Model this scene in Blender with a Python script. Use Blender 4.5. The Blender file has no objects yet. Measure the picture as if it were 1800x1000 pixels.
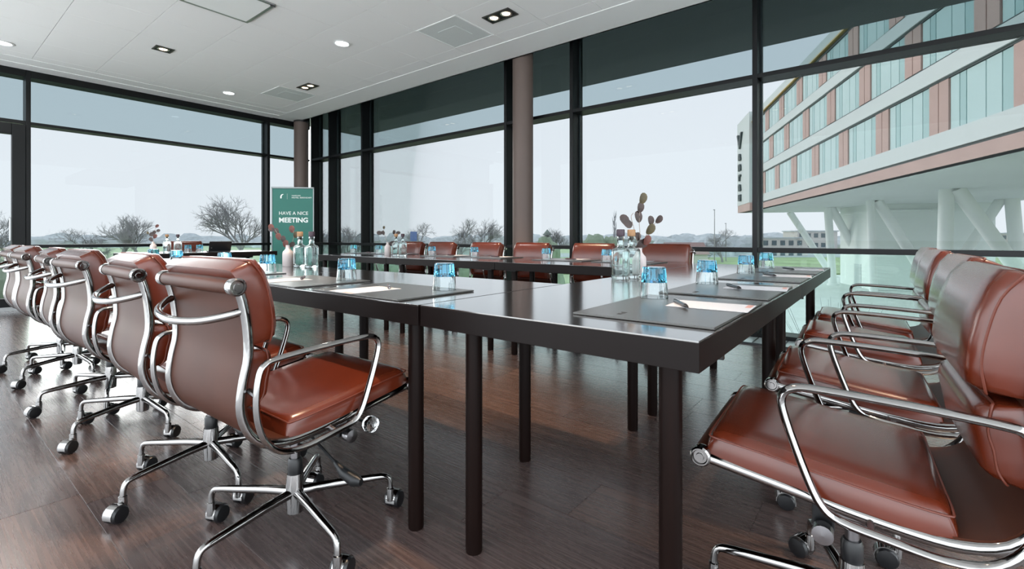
import bpy, bmesh, math, random
from mathutils import Vector, Matrix
R = math.radians
scn = bpy.context.scene
C = scn.collection

# ------------------------------------------------------------------ camera
F, CX, HY, CH = 836.8, 900.0, 417.0, 0.95
ANG = math.atan2(655.0, F)                 # heading of the view measured from the X axis
CA, SA = math.cos(ANG), math.sin(ANG)
cam_d = bpy.data.cameras.new('camera')
cam_d.sensor_width = 36.0
cam_d.lens = 36.0 * F / 1800.0
cam_d.shift_y = -(500.0 - HY) / 1800.0
cam_d.clip_start = 0.02
cam_d.clip_end = 3000
cam = bpy.data.objects.new('camera', cam_d)
cam.location = (0, 0, CH)
cam.rotation_euler = (R(90), 0, -(R(90) - ANG))
C.objects.link(cam)
scn.camera = cam

# ------------------------------------------------------------------ world: overcast winter sky
w = bpy.data.worlds.new('overcast_sky'); scn.world = w; w.use_nodes = True
nt = w.node_tree; nt.nodes.clear()
o_ = nt.nodes.new('ShaderNodeOutputWorld'); b_ = nt.nodes.new('ShaderNodeBackground')
tc = nt.nodes.new('ShaderNodeTexCoord'); sx = nt.nodes.new('ShaderNodeSeparateXYZ')
cr = nt.nodes.new('ShaderNodeValToRGB')
nt.links.new(tc.outputs['Generated'], sx.inputs[0]); nt.links.new(sx.outputs['Z'], cr.inputs[0])
cr.color_ramp.elements[0].position = 0.0; cr.color_ramp.elements[0].color = (0.84, 0.90, 0.94, 1)
cr.color_ramp.elements[1].position = 0.7; cr.color_ramp.elements[1].color = (0.78, 0.86, 0.93, 1)
nt.links.new(cr.outputs[0], b_.inputs[0]); nt.links.new(b_.outputs[0], o_.inputs[0])
b_.inputs[1].default_value = 5.0
sun_d = bpy.data.lights.new('veiled_sun', 'SUN'); sun_d.energy = 4.5; sun_d.angle = R(22); sun_d.color = (1.0, .97, .93)
sun = bpy.data.objects.new('veiled_sun', sun_d); C.objects.link(sun)
sun.rotation_euler = Vector((-.30, -.937, -.185)).to_track_quat('-Z', 'Y').to_euler()
scn.view_settings.view_transform = 'Standard'
scn.view_settings.look = 'None'
scn.view_settings.gamma = 1.0
scn.view_settings.use_curve_mapping = False
scn.view_settings.exposure = 0.0
try:
    scn.cycles.use_denoising = True
    pass
    scn.cycles.transparent_max_bounces = 24
    scn.cycles.sample_clamp_indirect = 6.0
    scn.cycles.caustics_reflective = False
    scn.cycles.caustics_refractive = False
except Exception:
    pass
LAMP_WARM, LAMP_COOL = 190.0, 60.0

# ------------------------------------------------------------------ materials
def lin(hexs):
    hexs = hexs.lstrip('#'); out = []
    for i in (0, 2, 4):
        c = int(hexs[i:i+2], 16) / 255.0
        out.append(c / 12.92 if c <= 0.04045 else ((c + 0.055) / 1.055) ** 2.4)
    return (*out, 1.0)
M = {}
def mat(name, col, rough=0.5, metal=0.0, spec=0.5, var=0.0, scale=20.0, stretch=None, bump=0.0, bscale=None,
        trans=0.0, ior=1.45, coat=0.0, cior=1.5, crough=0.15, emit=None, estr=0.0, col2=None, rvar=0.0):
    m = bpy.data.materials.new(name); m.use_nodes = True
    n = m.node_tree.nodes; l = m.node_tree.links; p = n['Principled BSDF']
    c = lin(col)
    p.inputs['Base Color'].default_value = c
    p.inputs['Roughness'].default_value = rough; p.inputs['Metallic'].default_value = metal
    p.inputs['Specular IOR Level'].default_value = spec; p.inputs['IOR'].default_value = ior
    p.inputs['Transmission Weight'].default_value = trans; p.inputs['Coat Weight'].default_value = coat
    if coat: p.inputs['Coat Roughness'].default_value = crough; p.inputs['Coat IOR'].default_value = cior
    if emit: p.inputs['Emission Color'].default_value = lin(emit); p.inputs['Emission Strength'].default_value = estr
    if var or bump or col2 or rvar:
        t = n.new('ShaderNodeTexCoord'); mp = n.new('ShaderNodeMapping'); nz = n.new('ShaderNodeTexNoise')
        l.new(t.outputs['Object'], mp.inputs[0]); l.new(mp.outputs[0], nz.inputs['Vector'])
        if stretch: mp.inputs['Scale'].default_value = stretch
        nz.inputs['Scale'].default_value = scale; nz.inputs['Detail'].default_value = 6
        if var or col2:
            rp = n.new('ShaderNodeValToRGB'); l.new(nz.outputs['Fac'], rp.inputs[0])
            a = lin(col2) if col2 else tuple(max(0, x * (1 - var)) for x in c[:3]) + (1,)
            b = c if col2 else tuple(min(1, x * (1 + var)) for x in c[:3]) + (1,)
            rp.color_ramp.elements[0].position = 0.32; rp.color_ramp.elements[0].color = a
            rp.color_ramp.elements[1].position = 0.68; rp.color_ramp.elements[1].color = b
            l.new(rp.outputs[0], p.inputs['Base Color'])
        if rvar:
            mr = n.new('ShaderNodeMapRange'); l.new(nz.outputs['Fac'], mr.inputs[0])
            mr.inputs[1].default_value = 0.3; mr.inputs[2].default_value = 0.7
            mr.inputs[3].default_value = rough - rvar; mr.inputs[4].default_value = rough + rvar
            l.new(mr.outputs[0], p.inputs['Roughness'])
        if bump:
            bp = n.new('ShaderNodeBump'); bp.inputs['Strength'].default_value = bump; bp.inputs['Distance'].default_value = 0.004
            nb = nz
            if bscale:
                nb = n.new('ShaderNodeTexNoise'); l.new(mp.outputs[0], nb.inputs['Vector']); nb.inputs['Scale'].default_value = bscale; nb.inputs['Detail'].default_value = 4
            l.new(nb.outputs['Fac'], bp.inputs['Height']); l.new(bp.outputs[0], p.inputs['Normal'])
    M[name] = m
    return m
def pane_mat(name, col, gloss=0.05):
    m = bpy.data.materials.new(name); m.use_nodes = True
    n = m.node_tree.nodes; l = m.node_tree.links; n.clear()
    o = n.new('ShaderNodeOutputMaterial'); t = n.new('ShaderNodeBsdfTransparent'); g = n.new('ShaderNodeBsdfGlossy'); mx = n.new('ShaderNodeMixShader')
    fr = n.new('ShaderNodeFresnel'); fr.inputs[0].default_value = 1.3
    mm = n.new('ShaderNodeMath'); mm.operation = 'MULTIPLY'; mm.inputs[1].default_value = gloss * 20
    l.new(fr.outputs[0], mm.inputs[0])
    t.inputs[0].default_value = (*col, 1); g.inputs['Roughness'].default_value = 0.01; g.inputs[0].default_value = (.9, 1, .97, 1)
    l.new(mm.outputs[0], mx.inputs[0]); l.new(t.outputs[0], mx.inputs[1]); l.new(g.outputs[0], mx.inputs[2]); l.new(mx.outputs[0], o.inputs[0])
    M[name] = m
# a pane is a thin box: a view passes two faces, so each face lets the square root through
pane_mat('pane_dimmed', (0.430, 0.434, 0.438), 0.02)  # panes darkened to offset the boosted sky that lights the room
pane_mat('pane_screen', (0.315, 0.343, 0.352), 0.025)
pane_mat('pane_lower', (0.475, 0.515, 0.505), 0.03)
mat('frame', '#0d0e10', 0.38, ior=1.3)
mat('frame_side', '#222a2c', 0.25, ior=1.4)
mat('leather', '#552010', 0.27, var=0.12, scale=5, ior=1.42, coat=1.0, cior=1.28, crough=.2)
mat('leather_back', '#42251b', 0.38, var=0.10, scale=5, ior=1.17)
mat('leather_seam', '#5e2a1c', 0.5)
mat('chrome', '#969493', 0.08, metal=1.0)
mat('satin_metal', '#858385', 0.22, metal=1.0)
mat('black_plastic', '#141416', 0.35)
mat('mech', '#141517', 0.4, metal=0.3)
mat('crystal', '#f4f8fa', 0.02, trans=1.0, ior=1.49)
mat('table_top', '#1d1614', 0.14, var=0.12, scale=3, stretch=(30, 2, 30), ior=2.3, coat=1.0, cior=1.7, crough=.12)
mat('table_edge', '#0f0807', 0.42, ior=1.25)
mat('table_leg', '#120806', 0.42, ior=1.22, var=0.15, scale=3, stretch=(20, 20, 2))
mat('plank', '#574743', 0.27, col2='#403432', scale=2.4, stretch=(46, 1.2, 46), rvar=0.04, ior=1.6, coat=.8, cior=1.35, crough=.22)
mat('plank_warm', '#5f4a43', 0.27, col2='#453631', scale=2.4, stretch=(46, 1.2, 46), rvar=0.04, ior=1.6, coat=.8, cior=1.35, crough=.22)
mat('plank_grey', '#524745', 0.27, col2='#3c3433', scale=2.4, stretch=(46, 1.2, 46), rvar=0.04, ior=1.6, coat=.8, cior=1.35, crough=.22)
mat('floor_joint', '#3a302c', 0.7)
mat('tile', '#fafafa', 0.85, var=0.015, scale=180, bump=0.05)
mat('tile_gap', '#4c4d4f', 0.9)
mat('soffit', '#f8f9f9', 0.7)
mat('vent', '#dde2e2', 0.6, var=0.05, scale=200)
mat('hatch', '#fafcfc', 0.5)
mat('alu', '#a8aaab', 0.3, metal=0.9)
mat('dark_alu', '#4a4846', 0.4, metal=0.6)
mat('column', '#5d4f4a', 0.55, var=0.03, scale=4)
mat('lamp_cool', '#ffffff', 0.4, emit='#f6fbff', estr=9.0)
mat('lamp_warm', '#ffffff', 0.4, emit='#ffdcb4', estr=11.0)
mat('reflector', '#d8d4cf', 0.15, metal=0.9)
mat('mat_board', '#292724', 0.33, var=0.05, scale=60, ior=1.6, coat=.6, cior=1.4, crough=.3)
mat('mat_edge', '#2c2a29', 0.5)
mat('paper', '#b9b8bb', 0.7)
mat('paper_print', '#b98a80', 0.7)
mat('pen_dark', '#3a1418', 0.3)
mat('pen_grey', '#3c3f43', 0.28)
mat('pen_tip', '#1a1414', 0.4)
mat('glass_blue', '#6fd4fb', 0.03, trans=1.0, ior=1.42)
mat('glass_clear', '#f4fbfc', 0.01, trans=1.0, ior=1.42)
mat('bottle_glass', '#eef7f6', 0.0, trans=1.0, ior=1.35)
mat('cork', '#a07a58', 0.7, var=0.15, scale=60)
mat('cork_dark', '#3a2a34', 0.5)
mat('vase', '#cdc2c0', 0.45)
mat('leaf_dark', '#33231f', 0.45, var=0.4, scale=30)
mat('leaf_olive', '#443a22', 0.5, var=0.4, scale=30)
mat('leaf_red', '#5c3028', 0.5, var=0.35, scale=30)
mat('stem', '#8a7a70', 0.6)
mat('banner', '#186a5e', 0.45)
mat('banner_bar', '#6f7474', 0.3, metal=0.8)
mat('print_white', '#eef3f1', 0.6)
mat('grille', '#b9c2c2', 0.35, metal=0.5)
mat('sill', '#2a2e30', 0.4)
mat('roof_dark', '#86888a', 0.8)
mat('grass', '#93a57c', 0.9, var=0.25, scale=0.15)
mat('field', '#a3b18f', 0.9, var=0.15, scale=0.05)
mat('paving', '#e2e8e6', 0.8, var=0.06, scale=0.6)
mat('bounce_white', '#f6f5f2', 0.9, var=0.05, scale=3)
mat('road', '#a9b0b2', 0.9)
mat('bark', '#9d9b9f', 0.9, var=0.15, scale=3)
mat('far_haze_grey', '#c6ced2', 0.95, var=0.12, scale=0.4)  # woods, bark and conifer paled: distance haze put into their base colour
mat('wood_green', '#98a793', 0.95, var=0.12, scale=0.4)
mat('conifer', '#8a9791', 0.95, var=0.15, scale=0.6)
mat('facade_white', '#d6dddd', 0.5)
mat('facade_terra', '#c6a69e', 0.6, var=0.05, scale=0.8)  # terracotta paled, haze put into its base colour
mat('facade_glass', '#c9e2e2', 0.12, var=0.06, scale=0.25)
mat('facade_glass2', '#b2d2d2', 0.10, var=0.06, scale=0.25)
mat('facade_joint', '#3d4a4c', 0.6)
mat('facade_gold', '#c4a25a', 0.4, metal=0.4)
mat('soffit_out', '#dfe6e5', 0.7, var=0.05, scale=0.2)
mat('column_white', '#f2f6f5', 0.55)
mat('core_white', '#eef5f3', 0.6)
mat('house_wall', '#d6d3cf', 0.8)
mat('house_win', '#65737a', 0.3)
mat('roof_tile', '#a98f8c', 0.8)
mat('blue_board', '#6d86c8', 0.6)
mat('car_blue', '#7f97a8', 0.3)
mat('car_dark', '#4a555c', 0.3)
mat('laptop', '#1c1d20', 0.4)
mat('screen_dark', '#20262c', 0.2)  # dark screen tone without emission

# ------------------------------------------------------------------ mesh helpers
class MB:
    def __init__(s): s.v = []; s.f = []
    def box(s, x0, x1, y0, y1, z0, z1):
        b = len(s.v)
        s.v += [(x0, y0, z0), (x1, y0, z0), (x1, y1, z0), (x0, y1, z0), (x0, y0, z1), (x1, y0, z1), (x1, y1, z1), (x0, y1, z1)]
        s.f += [tuple(b + i for i in q) for q in ((0, 3, 2, 1), (4, 5, 6, 7), (0, 1, 5, 4), (1, 2, 6, 5), (2, 3, 7, 6), (3, 0, 4, 7))]
        return s
    def bbox(s, x0, x1, y0, y1, z0, z1, r):
        """box with chamfered edges"""
        bm = bmesh.new(); bmesh.ops.create_cube(bm, size=1)
        for v in bm.verts: v.co = Vector(((x0 + x1) / 2 + v.co.x * (x1 - x0), (y0 + y1) / 2 + v.co.y * (y1 - y0), (z0 + z1) / 2 + v.co.z * (z1 - z0)))
        bmesh.ops.bevel(bm, geom=bm.edges[:], offset=r, segments=2, affect='EDGES', profile=0.6)
        b = len(s.v); bm.verts.index_update()
        s.v += [tuple(v.co) for v in bm.verts]; s.f += [tuple(b + v.index for v in f.verts) for f in bm.faces]
        bm.free(); return s
    def tube(s, pts, r, n=8, closed=False, up=None, flat=1.0):
        """tube through points; r a number or list; flat scales the second axis"""
        pts = [Vector(p) for p in pts]; k = len(pts); b = len(s.v)
        rs = r if isinstance(r, (list, tuple)) else [r] * k
        prev = None
        for i, p in enumerate(pts):
            a = pts[(i - 1) % k] if (closed or i > 0) else p
            c = pts[(i + 1) % k] if (closed or i < k - 1) else p
            t = (c - a); t = t.normalized() if t.length > 1e-9 else Vector((0, 0, 1))
            if up is not None: u = Vector(up) - t * Vector(up).dot(t)
            elif prev is None:
                u = t.orthogonal()
            else: u = prev - t * prev.dot(t)
            if u.length < 1e-6: u = t.orthogonal()
            u.normalize(); prev = u; v = t.cross(u)
            for j in range(n):
                an = 2 * math.pi * j / n
                q = p + u * (rs[i] * math.cos(an)) + v * (rs[i] * flat * math.sin(an))
                s.v.append(tuple(q))
        m = k if closed else k - 1
        for i in range(m):
            i2 = (i + 1) % k
            for j in range(n):
                j2 = (j + 1) % n
                s.f.append((b + i * n + j, b + i * n + j2, b + i2 * n + j2, b + i2 * n + j))
        if not closed:
            s.f.append(tuple(b + j for j in range(n))[::-1]); s.f.append(tuple(b + (k - 1) * n + j for j in range(n)))
        return s
    def lathe(s, prof, n=20, c=(0, 0, 0), axis='z', cap=True):
        b = len(s.v); k = len(prof)
        for (r, z) in prof:
            for j in range(n):
                a = 2 * math.pi * j / n; x, y = r * math.cos(a), r * math.sin(a)
                q = (x, y, z) if axis == 'z' else ((x, z, y) if axis == 'y' else (z, x, y))
                s.v.append((c[0] + q[0], c[1] + q[1], c[2] + q[2]))
        for i in range(k - 1):
            for j in range(n):
                j2 = (j + 1) % n
                s.f.append((b + i * n + j, b + i * n + j2, b + (i + 1) * n + j2, b + (i + 1) * n + j))
        if cap:
            s.f.append(tuple(b + j for j in range(n))[::-1]); s.f.append(tuple(b + (k - 1) * n + j for j in range(n)))
        return s
    def prism(s, poly, z0, z1):
        b = len(s.v); k = len(poly)
        s.v += [(x, y, z0) for x, y in poly] + [(x, y, z1) for x, y in poly]
        s.f.append(tuple(b + i for i in range(k))[::-1]); s.f.append(tuple(b + k + i for i in range(k)))
        for i in range(k): j = (i + 1) % k; s.f.append((b + i, b + j, b + k + j, b + k + i))
        return s
    def xf(s, mtx):
        s.v = [tuple(mtx @ Vector(p)) for p in s.v]; return s
    def mesh(s, name, m, smooth=None):
        me = bpy.data.meshes.new(name); me.from_pydata(s.v, [], s.f)
        bm = bmesh.new(); bm.from_mesh(me); bmesh.ops.recalc_face_normals(bm, faces=bm.faces); bm.to_mesh(me); bm.free()
        me.materials.append(M[m])
        if smooth is not None:
            me.shade_smooth(); me.set_sharp_from_angle(angle=R(10 if smooth == 30 else smooth))
        return me
    def build(s, name, m, parent=None, smooth=None, label=None):
        o = bpy.data.objects.new(name, s.mesh(name, m, smooth)); C.objects.link(o)
        if parent: o.parent = parent
        if label: o['label'] = label
        return o
def inst(name, me, parent=None, loc=(0, 0, 0), rz=0.0):
    o = bpy.data.objects.new(name, me); C.objects.link(o); o.location = loc; o.rotation_euler.z = rz
    if parent: o.parent = parent
    return o
def tag(o, label, cat, group=None, kind=None):
    if label: o['label'] = label
    if cat: o['category'] = cat
    if group: o['group'] = group
    if kind: o['kind'] = kind
    return o
def struct(o, label, cat): return tag(o, label, cat, kind='structure')
def empty(name, loc=(0, 0, 0), rz=0.0):
    o = bpy.data.objects.new(name, None); C.objects.link(o); o.location = loc; o.rotation_euler.z = rz; o.empty_display_size = 0.1
    return o
def copy_tree(o, parent=None):
    c = o.copy(); C.objects.link(c)
    if parent: c.parent = parent
    for ch in list(o.children): copy_tree(ch, c)
    return c
def catmull(pts, sub=4, closed=False):
    pts = [Vector(p) for p in pts]; n = len(pts); out = []
    for i in range(n if closed else n - 1):
        if closed: a, b, c, d = pts[(i - 1) % n], pts[i], pts[(i + 1) % n], pts[(i + 2) % n]
        else: a, b, c, d = pts[max(i - 1, 0)], pts[i], pts[i + 1], pts[min(i + 2, n - 1)]
        for k in range(sub):
            t = k / sub
            out.append(0.5 * ((2 * b) + (c - a) * t + (2 * a - 5 * b + 4 * c - d) * t * t + (3 * b - a - 3 * c + d) * t ** 3))
    if not closed: out.append(pts[-1])
    return out
def at(px, py, D):                       # survey helper: image bearing + distance -> point of the place
    l = (px - CX) / F * D
    return Vector((D * CA + l * SA, D * SA - l * CA, CH - (py - HY) / F * D))
def bearing(px, D, z): p = at(px, HY, D); return Vector((p.x, p.y, z))

# ================================================================== SETTING: floor
XS, YS, ZC = 4.64, 8.89, 3.16            # inner faces of the glazed sides, ceiling height
XM, DM = 4.93, 0.24                      # face of the mullions on the long side, their depth
floor = struct(MB().box(-2.1, 5.2, -2.1, 9.15, -0.35, -0.006).build('floor', 'floor_joint'), 'grey brown wood-look plank floor of the meeting room', 'floor')
rnd = random.Random(4)
PW, PL = 0.25, 1.25
plank_me = {}
for k in ('plank', 'plank_warm', 'plank_grey'):
    plank_me[k] = MB().box(-PW / 2 + .0012, PW / 2 - .0012, -PL / 2 + .0015, PL / 2 - .0015, -0.006, 0.0).mesh('plank', k)
npl = 0
xi = 0
x = -1.60
while x < XS - 0.02:
    off = rnd.uniform(0, PL)
    y = -1.2 - off
    while y < YS:
        cxp, cyp = x + PW / 2, y + PL / 2
        D = cxp * CA + cyp * SA; l = cxp * SA - cyp * CA
        if D > 0.3 and abs(l / D) < 1.45 and cyp + PL / 2 < YS + 0.6 and npl < 297:
            inst('plank', plank_me[rnd.choice(['plank', 'plank', 'plank_warm', 'plank_grey'])], floor, (cxp, min(cyp, 9.15 - PL / 2), 0)); npl += 1
        y += PL
    x += PW
# floor beyond the single planks carries on in the same material
rest = MB()
rest.box(-2.1, 5.2, -2.1, 9.15, -0.0062, -0.0012)
ro = rest.build('plank_field', 'plank', floor); ro['kind'] = 'stuff'
# convector trench along the long glazed side
tr = MB().box(XS, XM + .02, -2.1, YS, -0.001, 0.012).build('trim_1', 'grille'); struct(tr, 'pale metal convector strip along the long window wall', 'trim')
MB().box(XS - .012, XS, -2.1, YS, -0.001, 0.016).build('edge_bar', 'sill', tr)
for i in range(40):
    y = -1 + i * 0.24
    if y < YS - .1: MB().box(XS + .02, XM - .02, y, y + .012, .012, .016).build('grille_bar', 'sill', tr)
tb = MB().box(-0.2, XM, YS - .03, YS + .25, 0, .05).build('trim_2', 'alu'); struct(tb, 'low metal threshold below the short window wall', 'trim')

# ================================================================== SETTING: ceiling
ceil = struct(MB().box(-2.1, XS, -2.1, YS, ZC + .012, ZC + .30).build('ceiling', 'tile_gap'), 'white suspended tile ceiling', 'ceiling')
TS = 0.6
tx0 = 2.177 - 4 * TS; ty0 = 5.156 - 6 * TS
def tile_me(w_, h_): return MB().box(.0022, w_ - .0022, .0022, h_ - .0022, 0, .014).mesh('ceiling_tile', 'tile')
tile_full = tile_me(TS, TS)
cut = {}
HATCH = (tx0 + 3 * TS, ty0 + 5 * TS)
V1 = (tx0 + 6 * TS, ty0 + 3 * TS); V2 = (tx0 + 6 * TS, ty0 + 9 * TS)
for i in range(8):
    for j in range(12):
        x, y = tx0 + i * TS, ty0 + j * TS
        wx = min(TS, 4.185 - x); wy = min(TS, 8.355 - y)
        if wx < 0.03 or wy < 0.03: continue
        if any(abs(x - a) < .01 and abs(y - b) < .01 for a, b in (HATCH, V1, V2)): continue
        k = (round(wx, 3), round(wy, 3))
        if k == (TS, TS): me = tile_full
        else:
            if k not in cut: cut[k] = tile_me(*k)
            me = cut[k]
        inst('ceiling_tile', me, ceil, (x, y, ZC))
MB().box(-2.1, tx0 - .003, -2.1, 8.355, ZC, ZC + .014).build('tile_field', 'tile', ceil)
MB().box(tx0 - .003, 4.185, -2.1, ty0 - .003, ZC, ZC + .014).build('tile_field', 'tile', ceil)
MB().box(4.192, XS, -2.1, YS, ZC - .004, ZC + .02).build('border_board', 'soffit', ceil)
MB().box(-2.1, 4.188, 8.362, 8.62, ZC - .004, ZC + .02).build('border_board', 'soffit', ceil)
MB().box(-2.1, 4.188, 8.625, YS, ZC - .010, ZC + .02).build('border_board', 'soffit', ceil)
# service hatch and two air vents
def vent(loc, label):
    e = empty('ceiling_vent', (loc[0], loc[1], ZC)); tag(e, label, 'air vent', 'square ceiling vents')
    m = MB()
    for a in ((0.004, .596, .004, .02), (.004, .596, .58, .596), (.004, .02, .02, .58), (.58, .596, .02, .58)): m.box(a[0], a[1], a[2], a[3], -.004, .014)
    m.build('frame', 'soffit', e)
    MB().box(.02, .58, .02, .58, -.002, .012).build('grille_plate', 'vent', e)
    MB().box(.17, .43, .17, .43, -.004, .005).build('deflector', 'vent', e)
    return e
vent(V1, 'square grey ceiling air vent beside the large twin spotlight'); vent(V2, 'square grey ceiling air vent near the far corner column')
e = empty('ceiling_hatch', (HATCH[0], HATCH[1], ZC)); tag(e, 'pale square ceiling hatch in a dark metal frame at the top edge', 'ceiling hatch')
m = MB()
for a in ((0, .6, 0, .025), (0, .6, .575, .6), (0, .025, .025, .575), (.575, .6, .025, .575)): m.box(a[0], a[1], a[2], a[3], -.012, .014)
m.build('frame', 'alu', e); MB().box(.025, .575, .025, .575, -.010, .008).build('panel', 'hatch', e)
MB().tube([(.56, .02, -.02), (.60, .0, -.02)], .008, 8).build('latch', 'black_plastic', e, 40)

# ---- lamps in the ceiling
def spot(loc, energy, col, size, parent, blend=0.7):
    d = bpy.data.lights.new('lamp', 'SPOT'); d.energy = energy; d.color = col; d.spot_size = R(size); d.spot_blend = blend; d.shadow_soft_size = 0.04
    o = bpy.data.objects.new('lamp_light', d); C.objects.link(o); o.location = loc; o.parent = parent
    return o
def downlight(x, y, label):
    e = empty('round_downlight', (x, y, ZC)); tag(e, label, 'ceiling light', 'round white downlights')
    MB().lathe([(.078, .002), (.092, -.004), (.094, -.006), (.078, -.010), (.070, -.004), (.070, .002)], 28, cap=False).build('trim_ring', 'soffit', e, 40)
    MB().lathe([(.001, -.002), (.070, -.002), (.070, .0005), (.001, .0005)], 28).build('diffuser', 'lamp_cool', e)
    spot((0, 0, -.02), LAMP_COOL, (1.0, .97, .93), 150, e)
def spotlight(x, y, n, label, along='y'):
    e = empty('square_spotlight', (x, y, ZC), 0 if along == 'y' else R(90)); tag(e, label, 'ceiling light', 'square recessed halogen spotlights')
    hy = 0.168 if n == 2 else 0.092
    m = MB(); hx = .086; t = .018
    for a in ((-hx, hx, -hy, -hy + t), (-hx, hx, hy - t, hy), (-hx, -hx + t, -hy + t, hy - t), (hx - t, hx, -hy + t, hy - t)): m.box(a[0], a[1], a[2], a[3], -.008, .004)
    m.build('frame', 'dark_alu', e)
    MB().box(-hx + t, hx - t, -hy + t, hy - t, -.0015, .003).build('recess', 'black_plastic', e)
    for k in range(n):
        cy = (-.078 if k == 0 else .078) if n == 2 else 0
        b = MB().lathe([(.058, -.002), (.060, -.007), (.048, -.009), (.040, -.004)], 24, (0, cy, 0), cap=False).build('reflector', 'reflector', e, 40)
        MB().lathe([(.001, -.006), (.030, -.005), (.042, -.003), (.042, -.001), (.001, -.001)], 20, (0, cy, 0)).build('bulb', 'lamp_warm', b, 40)
        spot((0, cy, -.02), LAMP_WARM, (1.0, .72, .47), 62, e, .5)
downlight(3.076, 4.869, 'round white downlight in the middle of the ceiling')
downlight(3.063, 7.90, 'small round white downlight nearest the far corner')
downlight(0.693, 7.887, 'round white downlight at the left edge of the photo')
spotlight(3.664, 3.02, 2, 'largest twin square spotlight, beside the right vent')
spotlight(3.65, 6.66, 2, 'small twin square spotlight by the far vent')
spotlight(1.877, 6.67, 1, 'single square spotlight in the left ceiling', 'x')
# unseen lamps added over the viewer's half to light chairs and floor
spotlight(1.877, 3.02, 2, 'added unseen twin square spotlight above the near table row')
spotlight(0.90, 1.42, 2, 'twin square spotlight above the table corner')  # set by the warm light falling on the nearest left seat
spotlight(-1.7, 3.02, 2, 'added unseen twin square spotlight over the open floor on the left')
spotlight(2.6, -0.9, 2, 'added unseen twin square spotlight behind the right chairs')

# ================================================================== SETTING: glazed sides
ZT, ZR, ZTOP = 2.485, 0.852, 3.42
def frame_bar(name, x0, x1, y0, y1, z0, z1, parent=None, m='frame', r=.004):
    return MB().bbox(x0, x1, y0, y1, z0, z1, r).build(name, m, parent, 30)
mull_y = [8.87, 8.235, 7.20, 3.975, 2.96, 0.962, -2.3]
wn = 1
for i, y in enumerate(mull_y):
    t = frame_bar('trim_%d' % (wn + 2), XM, XM + DM, y - .022, y + .022, 0, ZTOP)
    struct(t, ['dark corner mullion behind the corner column', 'dark deep window mullion right of the banner', 'dark deep mullion left of the widest far pane', 'dark deep mullion beside the near column',
               'dark deep mullion right of the near column', 'dark mullion left of the pane showing the hotel', 'dark window mullion outside the right edge'][i], 'window mullion'); wn += 1
trim_n = wn + 2
def bay_right(n, y0, y1, label, gap=False):
    e = empty('window_%d' % n, (XM + .1, (y0 + y1) / 2, 0)); struct(e, label, 'window')
    def P(mb, name, m, sm=30):
        o = mb.build(name, m, e, sm); o.matrix_parent_inverse = Matrix.Translation(-Vector(e.location)); return o
    P(MB().bbox(XM + .004, XM + DM - .01, y0, y1, ZT - .04, ZT, .004), 'transom', 'frame')
    P(MB().bbox(XM + .004, XM + .12, y0, y1, ZR - .045, ZR, .004), 'middle_rail', 'frame')
    P(MB().bbox(XM + .004, XM + DM - .01, y0, y1, 0.0, .05, .004), 'bottom_rail', 'frame')
    xg = XM + .17
    P(MB().box(xg, xg + .012, y0, y1, .05, ZR - .02), 'lower_pane', 'pane_lower', None)
    P(MB().box(xg, xg + .012, y0, y1, ZR - .02, ZT - .02), 'middle_pane', 'pane_dimmed', None)
    P(MB().box(xg, xg + .012, y0 + (.07 if gap else 0), y1, ZT - .0, ZTOP), 'upper_pane', 'pane_screen', None)
    # slim glazing beads beside the pane
    for yy in (y0, y1 - .016): P(MB().box(xg - .02, xg + .02, yy, yy + .016, .05, ZTOP), 'glazing_bead', 'frame_side', None)
names = ['narrow window pane strip right of the corner column', 'narrow window between two dark mullions', 'wide far window pane with bare trees behind', 'window strip beside the near column', 'large middle window right of the near column', 'large right window showing the hotel building']
for i in range(6): bay_right(i + 1, mull_y[i + 1] + .022, mull_y[i] - .022, names[i], gap=(i == 2))
# short side
def bay_back(n, x0, x1, label):
    e = empty('window_%d' % n, ((x0 + x1) / 2, YS + .1, 0)); struct(e, label, 'window')
    def P(mb, name, m, sm=30):
        o = mb.build(name, m, e, sm); o.matrix_parent_inverse = Matrix.Translation(-Vector(e.location)); return o
    P(MB().bbox(x0, x1, YS + .004, YS + DM - .01, ZT - .045, ZT - .010, .004), 'transom', 'frame')
    P(MB().bbox(x0, x1, YS + .004, YS + .12, ZR - .045, ZR, .004), 'middle_rail', 'frame')
    P(MB().bbox(x0, x1, YS + .004, YS + DM - .01, .05, .10, .004), 'bottom_rail', 'frame')
    P(MB().bbox(x0, x1, YS, YS + DM, ZC - .10, ZC + .30, .004), 'head_rail', 'frame')
    yg = YS + .17
    P(MB().box(x0, x1, yg, yg + .012, .10, ZR - .02), 'lower_pane', 'pane_lower', None)
    P(MB().box(x0, x1, yg, yg + .012, ZR - .02, ZT - .03), 'middle_pane', 'pane_dimmed', None)
    P(MB().box(x0, x1, yg, yg + .012, ZT - .01, ZC - .08), 'upper_pane', 'pane_screen', None)
    for xx in (x0, x1 - .016): P(MB().box(xx, xx + .016, yg - .02, yg + .02, .10, ZC - .09), 'glazing_bead', 'frame_side', None)
for x, lab in ((1.012, 'dark mullion beside the glazed door'), (4.122, 'dark mullion left of the banner')):
    t = frame_bar('trim_%d' % trim_n, x - .024, x + .024, YS - .004, YS + DM, 0, ZC + .2); struct(t, lab, 'window mullion'); trim_n += 1
bay_back(7, 1.036, 4.098, 'widest left window with bare trees outside'); bay_back(8, 4.146, 4.92, 'narrow window behind the banner left of the corner column')
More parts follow.
